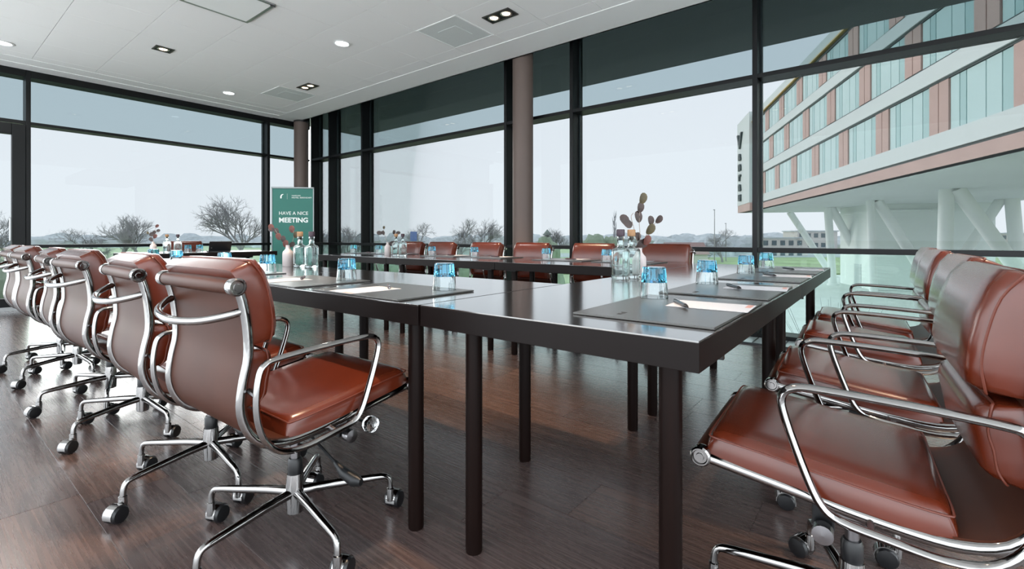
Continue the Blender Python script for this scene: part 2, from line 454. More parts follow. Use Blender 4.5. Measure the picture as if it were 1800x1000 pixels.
# glazed door at the left edge
e = empty('door_1', (0.4, YS + .1, 0)); struct(e, 'dark framed glazed door at the left edge', 'door')
def PD(mb, name, m, par=None, sm=30):
    o = mb.build(name, m, par or e, sm); o.matrix_parent_inverse = Matrix.Translation(-Vector(e.location)); return o
PD(MB().bbox(.86, .988, YS - .02, YS + .08, .03, ZT - .06, .006), 'stile', 'frame'); PD(MB().bbox(-.25, -.12, YS - .02, YS + .08, .03, ZT - .06, .006), 'stile', 'frame')
PD(MB().bbox(-.12, .86, YS - .02, YS + .08, ZT - .20, ZT - .06, .006), 'top_rail', 'frame'); PD(MB().bbox(-.12, .86, YS - .02, YS + .08, .03, .16, .006), 'bottom_rail', 'frame')
PD(MB().bbox(-.3, .988, YS, YS + DM, ZT - .05, ZT - .005, .004), 'transom', 'frame'); PD(MB().bbox(-.3, .988, YS, YS + DM, ZC - .10, ZC + .3, .004), 'head_rail', 'frame')
PD(MB().box(-.12, .86, YS + .03, YS + .042, .16, ZT - .2), 'door_pane', 'pane_dimmed', None, None)
PD(MB().box(-.3, .988, YS + .17, YS + .182, ZT, ZC - .08), 'upper_pane', 'pane_screen', None, None)
PD(MB().bbox(.83, .85, YS - .06, YS - .045, .9, 1.2, .005), 'handle', 'alu')
# roof edge above the glass
rf = MB().box(XS + .004, 6.88, -12, 10.1, ZTOP, ZTOP + .35); rf.box(-2.1, XS + .004, YS + .26, 10.1, ZTOP, ZTOP + .35)
struct(rf.build('roof_overhang', 'roof_dark'), 'dark underside of the roof overhang outside', 'roof')
MB().box(XS - .02, XS, -2.1, YS, ZC - .004, ZTOP + .02).build('border_edge', 'soffit', ceil)
# unseen pale slabs added behind the viewer to bounce skylight onto the ceiling
tz = MB().box(-60, -2.12, -60, 60, -0.25, -0.05); tz.box(-2.12, 4.0, -60, -2.12, -0.25, -0.05)
struct(tz.build('bounce_slab', 'bounce_white'), 'unseen pale slab added behind the viewer to bounce skylight', 'terrace')
# round steel columns
def column(x, y, z1, label):
    e = empty('round_column', (x, y, 0)); tag(e, label, 'column', 'round brown columns')
    MB().lathe([(.129, 0.002), (.129, z1)], 40).build('shaft', 'column', e, 40)
    MB().lathe([(.137, 0.002), (.137, .05), (.131, .055)], 40).build('base_ring', 'alu', e, 40)
    MB().lathe([(.1305, z1 - .03), (.1305, z1)], 40).build('top_collar', 'black_plastic', e, 40)
column(4.782, 3.57, ZTOP - .17, 'round taupe steel column at the middle of the long window wall')
column(4.66, 8.74, ZC - .006, 'round taupe steel column in the far corner behind the banner')

# ================================================================== FURNITURE: tables
ZTB = 0.75
def make_table(L, Wd):
    e = empty('meeting_table')
    MB().bbox(-L / 2 + .001, L / 2 - .001, -Wd / 2 + .001, Wd / 2 - .001, ZTB - .004, ZTB, .0008).build('tabletop', 'table_top', e, 30)
    MB().bbox(-L / 2, L / 2, -Wd / 2, Wd / 2, ZTB - .062, ZTB - .0035, .001).build('edge_band', 'table_edge', e, 30)
    leg = MB().lathe([(.024, 0), (.0255, .006), (.0255, ZTB - .075)], 24).mesh('leg', 'table_leg', 40)
    plate = MB().bbox(-.05, .05, -.05, .05, ZTB - .075, ZTB - .0625, .003).mesh('leg_plate', 'black_plastic', 30)
    for sx_ in (-1, 1):
        for sy_ in (-1, 1):
            lo = inst('leg', leg, e, (sx_ * (L / 2 - .125), sy_ * (Wd / 2 - .10), 0))
            inst('leg_plate', plate, lo)
    MB().bbox(-L / 2 + .18, L / 2 - .18, -.02, .02, ZTB - .10, ZTB - .0625, .003).build('stretcher_rail', 'black_plastic', e, 30)
    m = MB().box(-L / 2 + .25, -L / 2 + .33, -Wd / 2 + .02, -Wd / 2 + .05, ZTB - .078, ZTB - .062); m.box(-L / 2 + .25, -L / 2 + .265, -Wd / 2 + .02, -Wd / 2 + .05, ZTB - .09, ZTB - .078)
    m.build('link_hook', 'black_plastic', e)
    return e
proto = make_table(1.404, .80)
tabs = [(1.642, .68, 0, 'dark table at the near corner of the table ring'), (3.05, .68, 0, 'dark table at the right end of the row with four chairs'),
        (1.335, 1.787, 90, 'dark table in the left row next to the corner table'), (1.335, 3.195, 90, 'dark table in the middle of the left row'), (1.335, 4.603, 90, 'dark table at the far end of the left row'),
        (3.352, 1.787, 90, 'dark table of the window row joining the right row'), (3.352, 3.195, 90, 'dark table in the middle of the window row'), (3.352, 4.603, 90, 'dark table at the far end of the window row')]
for i, (x, y, a, lab) in enumerate(tabs):
    t = proto if i == 0 else copy_tree(proto)
    t.location = (x, y, 0); t.rotation_euler.z = R(a); tag(t, lab, 'table', 'dark meeting tables in a ring')
t = make_table(1.72, .78); t.location = (2.515, 7.40, 0); tag(t, 'dark separate end table before the left windows', 'table', 'dark meeting tables in a ring')

# ================================================================== FURNITURE: leather swivel chair
PROF = [(.282, .458), (.20, .447), (.10, .433), (0, .419), (-.10, .410), (-.160, .412), (-.212, .430), (-.246, .470), (-.262, .525), (-.256, .590), (-.244, .650), (-.246, .720), (-.256, .785), (-.271, .832), (-.290, .868)]
prof = [Vector((p[0], 0, p[1])) for p in catmull([(a, 0, b) for a, b in PROF], 5) for p in [(p.x, p.z)]]
cum = [0.0]
for i in range(1, len(prof)): cum.append(cum[-1] + (prof[i] - prof[i - 1]).length)
def pt(s):
    s = max(0, min(cum[-1], s))
    for i in range(1, len(cum)):
        if s <= cum[i]:
            t = (s - cum[i - 1]) / (cum[i] - cum[i - 1]); p = prof[i - 1].lerp(prof[i], t); d = (prof[i] - prof[i - 1]).normalized()
            return p, Vector((-d.z, 0, d.x)) * (-1)
    return prof[-1], Vector((1, 0, 0))
def nrm(s):                                # smooth normal towards the sitter
    a, _ = pt(s - .012); b, _ = pt(s + .012); d = (b - a).normalized()
    return Vector((d.z, 0, -d.x))
def s_of(fn):
    for i in range(len(prof)):
        if fn(prof[i]): return cum[i]
    return cum[-1]
S_TOP = s_of(lambda p: p.z > .828)
US = [-1, -.9985, -.992, -.975, -.94, -.86, -.6, -.2, .2, .6, .86, .94, .975, .992, .9985, 1]
def pad(name, s0, s1, hw, T, parent, bulge=.1, base=.004, eu_=22, ev_=26):
    m = MB(); n = len(US); sm, sh = (s0 + s1) / 2, (s1 - s0) / 2
    def hgt(u, v): return T * (max(0, 1 - abs(u) ** eu_) ** .42) * (max(0, 1 - abs(v) ** ev_) ** .42) * (1 + bulge * (1 - u * u) * (1 - v ** 4))
    for u in US:
        for v in US:
            uu = u * (1 - .035 * abs(v) ** 8); vv = v * (1 - .035 * abs(u) ** 8)
            s = sm + sh * uu; p, _ = pt(s); q = p + nrm(s) * (base + hgt(u, v)); m.v.append((q.x, hw * vv, q.z))
    for u in US:
        for v in US:
            uu = u * (1 - .035 * abs(v) ** 8); vv = v * (1 - .035 * abs(u) ** 8)
            s = sm + sh * uu; p, _ = pt(s); q = p + nrm(s) * (base - .001); m.v.append((q.x, hw * vv, q.z))
    k = n * n
    for i in range(n - 1):
        for j in range(n - 1):
            a = i * n + j; m.f.append((a, a + 1, a + n + 1, a + n)); m.f.append((k + a + n, k + a + n + 1, k + a + 1, k + a))
    for i in range(n - 1):
        for (a, b) in ((i, i + 1), ((n - 1) * n + i + 1, (n - 1) * n + i), ((i + 1) * n, i * n), (i * n + n - 1, (i + 1) * n + n - 1)):
            m.f.append((a, k + a, k + b, b))
    o = m.build(name, 'leather', parent, 70)
    pm = MB(); loop = []
    E_ = .968
    ring = [(-E_, v) for v in (-.9, -.5, 0, .5, .9)] + [(u, .974) for u in (-.9, -.5, 0, .5, .9)] + [(E_, v) for v in (.9, .5, 0, -.5, -.9)] + [(u, -.974) for u in (.9, .5, 0, -.5, -.9)]
    for (u, v) in ring:
        s = sm + sh * u; p, _ = pt(s); q = p + nrm(s) * (base + hgt(u, v) + .0005); loop.append((q.x, hw * v, q.z))
    pm.tube(catmull(loop, 3, True), .0022, 5, True).build('piping', 'leather_seam', o, 60)
    return o
def make_chair():
    e = empty('swivel_chair')
    HWS = .224
    # leather sling, one sheet with thickness
    m = MB(); ss = [i / 46 * S_TOP for i in range(47)]
    for s in ss:
        p, _ = pt(s); nn = nrm(s)
        for d in (.008, -.005):
            q = p + nn * d; m.v.append((q.x, -HWS, q.z)); m.v.append((q.x, HWS, q.z))
    for i in range(46):
        a = i * 4; b = a + 4
        m.f += [(a, a + 1, b + 1, b), (a + 2, b + 2, b + 3, a + 3), (a, b, b + 2, a + 2), (a + 1, a + 3, b + 3, b + 1)]
    m.f += [(0, 2, 3, 1), (184, 185, 187, 186)]
    m.build('leather_sling', 'leather_back', e, 40)
    # polished side rails
    for sy_ in (-1, 1):
        pts = [pt(s)[0] + Vector((0, sy_ * .226, 0)) for s in ss]
        MB().tube([p - nrm(s) * .007 for p, s in zip(pts, ss)], .0115, 8, up=(0, 1, 0), flat=1.0).xf(Matrix.Translation((0, sy_ * .226, 0)) @ Matrix.Scale(.75, 4, (0, 1, 0)) @ Matrix.Translation((0, -sy_ * .226, 0))).build('side_rail', 'chrome', e, 50)
    # rolled ends
    for nm, s, cl in (('top_roll', S_TOP, -.010), ('front_roll', 0.0, -.006)):
        p, _ = pt(s); c = p + nrm(s) * cl
        b = MB().lathe([(.0185, -.212), (.0195, -.2), (.0205, -.1), (.021, 0), (.0205, .1), (.0195, .2), (.0185, .212)], 16, (c.x, 0, c.z), 'y').build(nm, 'leather_back', e, 50)
        for sy_ in (-1, 1):
            y0 = sy_ * .212
            pr = [(.021, 0), (.0225, sy_ * .006), (.0225, sy_ * .024), (.019, sy_ * .028), (.0165, sy_ * .028), (.0145, sy_ * .024), (.009, sy_ * .024), (.008, sy_ * .028), (.001, sy_ * .028)]
            MB().lathe(pr, 18, (c.x, y0, c.z), 'y').build('roll_cap', 'chrome', b, 35)
    sB = s_of(lambda p: p.x < -.150)
    pad('seat_pad', -0.0 + .002, sB, .230, .054, e, .12)
    z1 = s_of(lambda p: p.z > .510 and p.x < -.2); z2 = s_of(lambda p: p.z > .655 and p.x < -.2)
    pad('lumbar_pad', z1, z2, .214, .072, e, .06, eu_=9)
    pad('back_pad', z2 + .008, cum[-1], .218, .080, e, .04, eu_=12)
    # arm loops
    loop = [(-.200, .640), (-.08, .648), (.055, .652), (.098, .648), (.118, .628), (.112, .585), (.078, .485), (.052, .430), (.02, .408), (-.05, .398), (-.13, .391), (-.185, .402), (-.225, .440), (-.244, .495), (-.248, .555), (-.240, .612), (-.226, .632)]
    for sy_ in (-1, 1):
        pts = catmull([(a, sy_ * .262, b) for a, b in loop], 4, True)
        a = MB().tube(pts, .0085, 8, True, up=(0, 1, 0)).xf(Matrix.Translation((0, sy_ * .262, 0)) @ Matrix.Scale(1.2, 4, (0, 1, 0)) @ Matrix.Translation((0, -sy_ * .262, 0))).build('armrest', 'chrome', e, 50)
        for (bx, bz) in ((-.252, .56), (-.03, .402)): MB().tube([(bx + .004, sy_ * .225, bz + .006), (bx + .004, sy_ * .258, bz)], .007, 8).build('arm_bolt', 'satin_metal', a, 40)
    # bow at the rear of the back
    hb = catmull([(-.262, -.222, .768), (-.290, -.205, .757), (-.328, -.13, .742), (-.345, 0, .736), (-.328, .13, .742), (-.290, .205, .757), (-.262, .222, .768)], 5)
    MB().tube(hb, [.007] + [.0105] * (len(hb) - 2) + [.007], 8).build('rear_bow', 'chrome', e, 50)
    # spreaders and tilt mechanism
    MB().bbox(-.03, .04, -.222, .222, .392, .406, .005).build('spreader', 'satin_metal', e, 30)
    mm = MB().bbox(-.07, .09, -.045, .045, .352, .394, .008); mm.tube([(.05, -.205, .352), (.05, .205, .352)], .011, 8); mm.bbox(.03, .07, -.19, -.165, .345, .40, .004); mm.bbox(.03, .07, .165, .19, .345, .40, .004)
    mm.build('tilt_mechanism', 'mech', e, 30)
    for sy_ in (-1, 1): MB().lathe([(.017, sy_ * .20), (.019, sy_ * .204), (.019, sy_ * .228), (.001, sy_ * .230)], 18, (.05, 0, .352), 'y').build('axle_cap', 'satin_metal', e, 35)
    kn = MB().tube([(.09, 0, .365), (.125, -.14, .362), (.13, -.19, .360)], .004, 6).build('tension_stem', 'mech', e, 50)
    MB().lathe([(.003, -.19), (.022, -.196), (.026, -.208), (.024, -.222), (.001, -.226)], 12, (.13, 0, .360), 'y').build('tension_knob', 'crystal', kn, 20)
    lv = MB().tube([(-.02, -.03, .372), (-.02, -.12, .352), (-.005, -.235, .290)], .0042, 6).build('height_lever', 'mech', e, 50)
    MB().tube([(-.006, -.225, .296), (-.002, -.262, .274), (.004, -.305, .262), (.008, -.328, .262)], [.007, .016, .019, .010], 8, up=(0, 0, 1), flat=.9).build('lever_paddle', 'mech', lv, 50)
    # lift and five-star foot
    MB().lathe([(.0145, .20), (.0145, .36)], 16).build('gas_lift', 'satin_metal', e, 40)
    MB().lathe([(.0215, .196), (.0225, .2), (.0225, .238), (.0185, .246)], 16).build('lift_sleeve', 'black_plastic', e, 40)
    MB().lathe([(.018, .072), (.0255, .076), (.0275, .12), (.0275, .165), (.0245, .198), (.018, .199)], 20).build('foot_hub', 'chrome', e, 35)
    path = catmull([(.018, 0, .138), (.10, 0, .136), (.20, 0, .129), (.268, 0, .124), (.292, 0, .117), (.301, 0, .098), (.303, 0, .072)], 3)
    n = len(path); rad = [.0155 - .006 * min(1, i / (n * .6)) for i in range(n)]
    star = MB().tube(path, rad, 8).mesh('foot_arm', 'chrome', 50)
    hood = MB()
    seg = 9
    hv = []
    for yy in (-.017, .017):
        for i in range(seg + 1):
            a = R(-15 + 205 * i / seg); hv.append((.024 + .031 * math.cos(a), yy, .029 + .031 * math.sin(a)))
        for i in range(seg + 1):
            a = R(-15 + 205 * (seg - i) / seg); hv.append((.024 + .0275 * math.cos(a), yy, .029 + .0275 * math.sin(a)))
    k2 = 2 * (seg + 1); hood.v = hv
    for i in range(k2): j = (i + 1) % k2; hood.f.append((i, j, k2 + j, k2 + i))
    for i in range(seg): hood.f.append((i, k2 - 1 - i, k2 - 2 - i, i + 1)); hood.f.append((k2 + i, k2 + i + 1, 2 * k2 - 2 - i, 2 * k2 - 1 - i))
    hood.lathe([(.0125, .034), (.0135, .05), (.0125, .076), (.008, .079)], 12)
    hood_me = hood.mesh('caster_hood', 'chrome', 40)
    wheel = MB()
    for sy_ in (-1, 1): wheel.lathe([(.008, sy_ * .004), (.0265, sy_ * .004), (.0285, sy_ * .008), (.0285, sy_ * .020), (.025, sy_ * .0255), (.012, sy_ * .027), (.001, sy_ * .027)], 18, (.024, 0, .0287), 'y')
    wheel.tube([(.024, -.02, .0287), (.024, .02, .0287)], .006, 8)
    wheel_me = wheel.mesh('caster_wheels', 'black_plastic', 35)
    for k in range(5):
        a = k * 2 * math.pi / 5
        o = inst('foot_arm', star, e, (0, 0, 0), a)
        sw = (k * 1.9 + .8) % 6.28
        inst('caster_hood', hood_me, o, (.303, 0, 0), sw); inst('caster_wheels', wheel_me, o, (.303, 0, 0), sw)
    return e
chair0 = make_chair()
def star_turn(c, deg):
    k = 0
    for ch in c.children:
        if ch.name.startswith('foot_arm'):
            ch.rotation_euler.z = R(deg) + k * 2 * math.pi / 5; k += 1
chairs = [
    (.772, 1.485, 2, -27, 'brown leather swivel chair, nearest of the left row, with orange seat', 'left'),
    (.75, 2.10, -2, -20, 'brown leather swivel chair, second from the camera in the left row', 'left'),
    (.745, 2.955, 2, -16, 'brown leather swivel chair, third from the camera in the left row', 'left'),
    (.745, 3.556, -3, -30, 'brown leather swivel chair, fourth from the camera in the left row', 'left'),
    (.74, 4.40, 1, -14, 'brown leather swivel chair, fifth from the camera in the left row', 'left'),
    (.735, 4.93, 0, -25, 'brown leather swivel chair, farthest of the left row beside the glazed door', 'left'),
    (1.365, .06, 93, -71, 'large brown leather swivel chair, nearest in the right foreground', 'right'),
    (2.055, .03, 93, -46, 'brown leather swivel chair, second in the right row', 'right'),
    (2.83, .04, 93, -53, 'brown leather swivel chair, third in the right row', 'right'),
    (3.44, .04, 92, -32, 'brown leather swivel chair, last in the right row by the window', 'right'),
    (3.80, 1.487, 180, 10, 'brown leather chair by the window right of the glass bottles', 'window'),
    (3.80, 2.17, 180, 20, 'brown leather chair by the window left of the tall glass bottles', 'window'),
    (3.80, 2.89, 180, 30, 'brown leather chair by the window before the near column', 'window'),
    (3.80, 3.52, 180, 5, 'brown leather chair by the window just left of the near column', 'window'),
    (3.80, 4.24, 180, 14, 'brown leather chair by the window, second from the far end', 'window'),
    (3.80, 4.80, 180, 40, 'brown leather chair by the window, farthest of the window row', 'window'),
    (2.58, 7.98, 268, 10, 'brown leather chair behind the separate end table', None),
]
for i, (x, y, a, st, lab, g) in enumerate(chairs):
    c = chair0 if i == 0 else copy_tree(chair0)
    c.location = (x, y, 0); c.rotation_euler.z = R(a); star_turn(c, st)
    tag(c, lab, 'chair', {'left': 'leather chairs of the left row', 'right': 'leather chairs of the right row', 'window': 'leather chairs along the window row', None: 'leather swivel chairs'}[g])

# ================================================================== ON THE TABLES
ZP = ZTB + .006
mat_me = None
def place_mat(x, y, rz, where):
    global mat_me
    e = empty('desk_mat', (x, y, ZTB + .0005), rz); tag(e, 'dark grey desk mat ' + where, 'desk mat', 'dark desk mats')
    MB().bbox(-.25, .25, -.175, .175, 0, .0055, .0015).build('board', 'mat_board', e, 30)
    # stamped emblem near the far corner
    m = MB()
    for k, (a, b) in enumerate(((-.02, .012), (-.008, .014), (.004, .010), (.014, .016))): m.box(-.19 + a, -.19 + a + .007, .06, .06 + b, .0055, .0058)
    m.build('stamped_emblem', 'mat_edge', e)
    return e
def sheet(x, y, rz, where):
    o = MB().box(-.074, .074, -.105, .105, 0, .0012)
    e = empty('note_sheet', (x, y, ZP + .0006), rz); tag(e, 'white note paper ' + where, 'note paper', 'white note papers')
    o.build('paper', 'paper', e); MB().box(.01, .07, -.10, -.085, .0012, .0014).build('print_strip', 'paper_print', e)
def pen(x, y, rz, kind, where):
    e = empty('pen', (x, y, ZP + .0020), rz); tag(e, ('dark red ' if kind == 'pen_dark' else 'grey ') + 'ballpoint pen ' + where, 'pen', 'ballpoint pens')
    MB().tube([(-.045, 0, .0055), (.055, 0, .0055)], .0055, 10).build('barrel', kind, e, 40)
    MB().tube([(-.045, 0, .0055), (-.06, 0, .005), (-.07, 0, .004)], [.0052, .0035, .001], 10).build('tip', 'pen_tip', e, 40)
    MB().tube([(.055, 0, .0055), (.064, 0, .0055)], .0035, 8).build('push_button', 'chrome', e, 40)
    MB().bbox(.012, .06, -.002, .002, .0108, .0128, .0005).build('clip', 'chrome', e, 30)
def make_tumbler():
    e = empty('tumbler')
    # stands upside down: thick fluted blue base on top, clear rim below
    n = 28; m = MB(); levels = [(.0400, .050), (.0392, .062), (.0380, .080), (.0366, .094), (.0345, .0985)]
    for (r, z) in levels:
        for j in range(n):
            a = 2 * math.pi * j / n; rr = r * (1.0 if j % 2 == 0 else .945); m.v.append((rr * math.cos(a), rr * math.sin(a), z))
    # inner dome closes the blue part from below
    for (r, z) in [(.035, .050), (.028, .057), (.015, .062)]:
        for j in range(n):
            a = 2 * math.pi * j / n; m.v.append((r * math.cos(a), r * math.sin(a), z))
    def ring(a, b):
        for j in range(n): j2 = (j + 1) % n; m.f.append((a * n + j, a * n + j2, b * n + j2, b * n + j))
    for i in range(4): ring(i, i + 1)
    ring(5, 0); ring(6, 5); ring(7, 6)
    m.f.append(tuple(4 * n + j for j in range(n))); m.f.append(tuple(7 * n + j for j in range(n))[::-1])
    m.build('blue_foot', 'glass_blue', e)
    MB().lathe([(.0438, 0), (.0445, .001), (.0400, .0498), (.0372, .0498), (.0418, .001), (.0438, 0)], 28, cap=False).build('clear_rim', 'glass_clear', e, 40)
    return e
tum0 = make_tumbler(); tn = 0
def tumbler(x, y, z, where):
    global tn
    t = tum0 if tn == 0 else copy_tree(tum0); tn += 1
    t.location = (x, y, z); t.rotation_euler.z = tn * .7; tag(t, 'upturned blue glass tumbler ' + where, 'glass', 'upturned blue glass tumblers')
ordn = ['nearest', 'second', 'third', 'fourth', 'fifth', 'farthest']
# right row: four places
for i, (xs, xg, pk) in enumerate(((1.07, 1.49, 'pen_grey'), (1.67, 2.07, 'pen_grey'), (2.39, 2.78, 'pen_grey'), (2.98, 3.34, 'pen_grey'))):
    wh = ['nearest in the right row', 'second in the right row', 'third in the right row', 'last in the right row by the window'][i]
    place_mat(xs + .25, .462, 0, 'on the table, ' + wh)
    sheet(xs + .33, .385, R(3 + 2 * i), 'on the desk mat ' + wh)
    pen(xs + .285, .455, R(35), pk, 'on the paper ' + wh)
    tumbler(xg, .585, ZP, 'on the desk mat ' + wh)
# left row: six places
for i, yg in enumerate((1.285, 1.916, 2.677, 3.248, 4.097, 4.623)):
    wh = (ordn[i] + ' from the camera') if i < 5 else 'farthest from the camera'
    wh += ' in the left row'
    y0 = yg - .095
    place_mat(1.118, y0 + .25, R(-90), 'on the table, ' + wh)
    sheet(1.045, y0 + .31, R(-93), 'on the desk mat ' + wh)
    pen(1.14, y0 + .30, R(-125), 'pen_dark', 'on the paper ' + wh)
    tumbler(1.235, yg, ZP, 'on the desk mat ' + wh)
# window row: six places
for i, yg in enumerate((1.755, 2.336, 3.186, 3.80, 4.72, 5.235)):
    wh = (ordn[i] + ' place' if i < 5 else 'farthest place') + ' in the window row'
    y0 = yg - .40
    if i: place_mat(3.565, y0 + .25, R(90), 'on the table, ' + wh)
    else: place_mat(3.565, y0 + .25, R(90), 'on the table, nearest place in the window row')
    sheet(3.64, y0 + .19, R(88), 'on the desk mat, ' + wh)
    pen(3.55, y0 + .20, R(80), 'pen_dark', 'on the desk mat, ' + wh)
    tumbler(3.47, yg, ZP, 'on the table, ' + wh)
tumbler(2.33, 7.30, ZTB, 'on the end table right of the two bottles'); tumbler(2.44, 7.22, ZTB, 'on the end table beside the laptop')

def make_bottle(ck):
    e = empty('water_bottle')
    b = MB().lathe([(.001, 0), (.040, 0), (.0435, .004), (.0435, .132), (.040, .142), (.022, .150), (.0165, .158), (.016, .190), (.0185, .193), (.0185, .204), (.0150, .205), (.0125, .204), (.0125, .156), (.018, .146), (.036, .138), (.0395, .130), (.0395, .022), (.036, .016), (.001, .014)], 32, cap=False).build('bottle_body', 'bottle_glass', e, 45)
    s = MB().lathe([(.0105, .188), (.0115, .205), (.0185, .2056), (.0195, .212), (.0195, .234), (.0175, .238), (.001, .238)], 20).build('stopper', ck, e, 40)
    return e
bp = {'cork': make_bottle('cork'), 'cork_dark': make_bottle('cork_dark')}; bu = {}
def bottle(x, y, ck, label):
    o = bp[ck] if ck not in bu else copy_tree(bp[ck]); bu[ck] = 1
    o.location = (x, y, ZTB); o.rotation_euler.z = x * 3; tag(o, label, 'bottle', 'clear glass water bottles')
bottle(2.125, 1.0, 'cork_dark', 'clear glass water bottle with dark stopper on the right row'); bottle(2.215, .985, 'cork', 'clear glass water bottle with light cork on the right row')
bottle(1.655, 3.12, 'cork', 'clear glass water bottle with light cork in the left row'); bottle(1.66, 2.98, 'cork_dark', 'clear glass water bottle with dark stopper in the left row')
bottle(3.30, 4.185, 'cork', 'clear glass water bottle with reddish stopper on the window row'); bottle(3.29, 4.06, 'cork_dark', 'clear glass water bottle with dark stopper on the window row')
bottle(2.08, 7.25, 'cork', 'clear glass water bottle with light cork on the end table'); bottle(2.20, 7.25, 'cork_dark', 'clear glass water bottle with dark stopper on the end table')

def leaf_mesh(L, Wd, m):
    mb = MB(); k = 12
    top = []; 
    for i in range(k):
        a = 2 * math.pi * i / k; x = L / 2 * (1 - math.cos(a)); y = Wd / 2 * math.sin(a) * (1 - .15 * math.cos(a))
        top.append((x, y, .10 * L * math.sin(math.pi * x / L)))
    mb.v = [(x, y, z + .0006) for x, y, z in top] + [(x, y, z - .0006) for x, y, z in top] + [(L / 2, 0, .085 * L), (L / 2, 0, .082 * L - .001)]
    for i in range(k):
        j = (i + 1) % k; mb.f += [(i, j, 2 * k), (k + j, k + i, 2 * k + 1), (i, k + i, k + j, j)]
    return mb.mesh('leaf', m, 60)
LEAF = {m: leaf_mesh(.052, .036, m) for m in ('leaf_dark', 'leaf_olive', 'leaf_red')}
def vase(x, y, z, label, splab, leaves, stems):
    e = empty('bud_vase', (x, y, z)); tag(e, label, 'vase', 'white bud vases')
    MB().lathe([(.001, 0), (.031, 0), (.0345, .004), (.035, .085), (.032, .100), (.020, .114), (.0145, .124), (.0135, .142), (.0145, .146), (.0120, .146), (.011, .125), (.001, .12)], 28, cap=False).build('vase_body', 'vase', e, 45)
    sp = empty('dried_sprig', (x, y, z + .125)); tag(sp, splab, 'dried sprig', 'dried leaf sprigs')
    rv = Vector((SA, -CA, 0)); fw = Vector((CA, SA, 0))       # sprig spread across the vase
    def P(a, b, d=0): return rv * a + fw * d + Vector((0, 0, b))
    for s in stems: MB().tube(catmull([P(*q) for q in s], 4), [.0016] * (4 * (len(s) - 1) + 1), 5).build('stem', 'stem', sp, 60)
    for (a, b, an, sc, m, d) in leaves:
        o = inst('leaf', LEAF[m], sp)
        ax = (rv * math.cos(R(an)) + Vector((0, 0, math.sin(R(an))))).normalized()
        nn = (fw * -1 + rv * .3).normalized(); yy = nn.cross(ax).normalized(); nn = ax.cross(yy)
        o.matrix_local = Matrix.Translation(P(a, b, d)) @ Matrix((ax, yy, nn)).transposed().to_4x4() @ Matrix.Diagonal((sc, sc, sc, 1))
D_, O_, R_ = 'leaf_dark', 'leaf_olive', 'leaf_red'
vase(2.335, .995, ZTB, 'white bud vase beside the two bottles on the right row', 'tall dried dark leaf sprig in the vase on the right row',
     [(-.012, .005, 60, 1.25, D_, .0), (.0, .02, 48, 1.2, D_, .004), (.025, .035, 62, 1.1, R_, -.004), (-.006, .055, 88, .9, D_, .01), (-.05, .075, 25, .85, D_, .0), (-.085, .165, -40, 1.15, D_, .0), (-.055, .135, 125, 1.3, D_, .004),
      (.0, .15, 100, 1.2, D_, .002), (.0, .20, 80, 1.1, D_, 0), (.008, .245, 72, 1.2, O_, 0), (.038, .09, 55, 1.25, O_, 0), (.062, .135, 95, 1.0, D_, .004), (.085, .148, 50, .95, D_, 0)],
     [[(0, -.02), (-.012, .06), (-.03, .13), (-.042, .18), (-.03, .20)], [(0, -.02), (.004, .08), (.0, .16), (.006, .25), (.02, .29)], [(0, -.02), (.02, .05), (.05, .11), (.09, .155)]])
vase(1.63, 3.235, ZTB, 'white bud vase beside the two bottles in the left row', 'dried reddish leaf sprig in the vase in the left row',
     [(-.09, .125, 170, .9, D_, 0), (-.10, .12, 120, 1.0, R_, 0), (-.075, .095, 105, .9, D_, .005), (-.055, .055, 110, 1.0, R_, 0), (-.03, .04, 95, .9, D_, 0), (-.02, .005, 80, 1.0, R_, 0), (.01, .01, 40, .9, D_, 0), (.03, .105, 95, 1.0, R_, 0), (.05, .07, 80, .9, 'leaf_olive', 0)],
     [[(0, -.02), (-.03, .03), (-.06, .08), (-.09, .13)], [(0, -.02), (.025, .03), (.04, .08), (.035, .15)]])
vase(3.30, 4.33, ZTB, 'white bud vase beside the two bottles on the window row', 'dried round leaf sprig in the vase on the window row',
     [(.02, .005, 10, 1.3, D_, 0), (-.055, .12, 175, 1.3, D_, 0), (-.04, .10, 110, 1.0, D_, 0), (.065, .11, 75, .9, D_, 0), (.09, .125, 0, 1.0, D_, 0), (-.045, .165, 80, .7, O_, 0)],
     [[(0, -.02), (-.015, .05), (-.035, .11), (-.045, .19)], [(0, -.02), (.03, .05), (.06, .10), (.10, .125)]])
vase(1.94, 7.27, ZTB, 'white bud vase left of the bottles on the end table', 'dried leaf sprig in the vase on the end table',
     [(-.01, .02, 120, 1.2, D_, 0), (.01, .06, 60, 1.2, R_, 0), (-.05, .10, 20, 1.5, D_, 0), (-.06, .11, 110, .8, O_, 0), (.04, .15, 20, 1.0, D_, 0), (.03, .20, 40, 1.0, R_, 0), (.0, .11, 60, 1.1, D_, 0)],
     [[(0, -.02), (.0, .08), (.02, .15), (.04, .23)], [(0, -.02), (-.02, .06), (-.05, .13)]])
# laptop on the end table, lid towards the viewer
e = empty('laptop', (2.64, 7.10, ZTB), R(-12)); tag(e, 'open black laptop on the end table, seen from behind', 'laptop')
MB().bbox(-.13, .13, 0, .20, .001, .018, .004).build('keyboard_base', 'laptop', e, 30)
lid = MB().bbox(-.13, .13, -.008, 0, 0, .165, .004).xf(Matrix.Translation((0, .005, .016)) @ Matrix.Rotation(R(38), 4, 'X')).build('lid', 'laptop', e, 30)
MB().lathe([(.008, -.0105), (.008, -.008)], 14, (-.1, 0, .06), 'y').xf(Matrix.Translation((0, .005, .016)) @ Matrix.Rotation(R(38), 4, 'X')).build('lid_badge', 'alu', lid, 40)

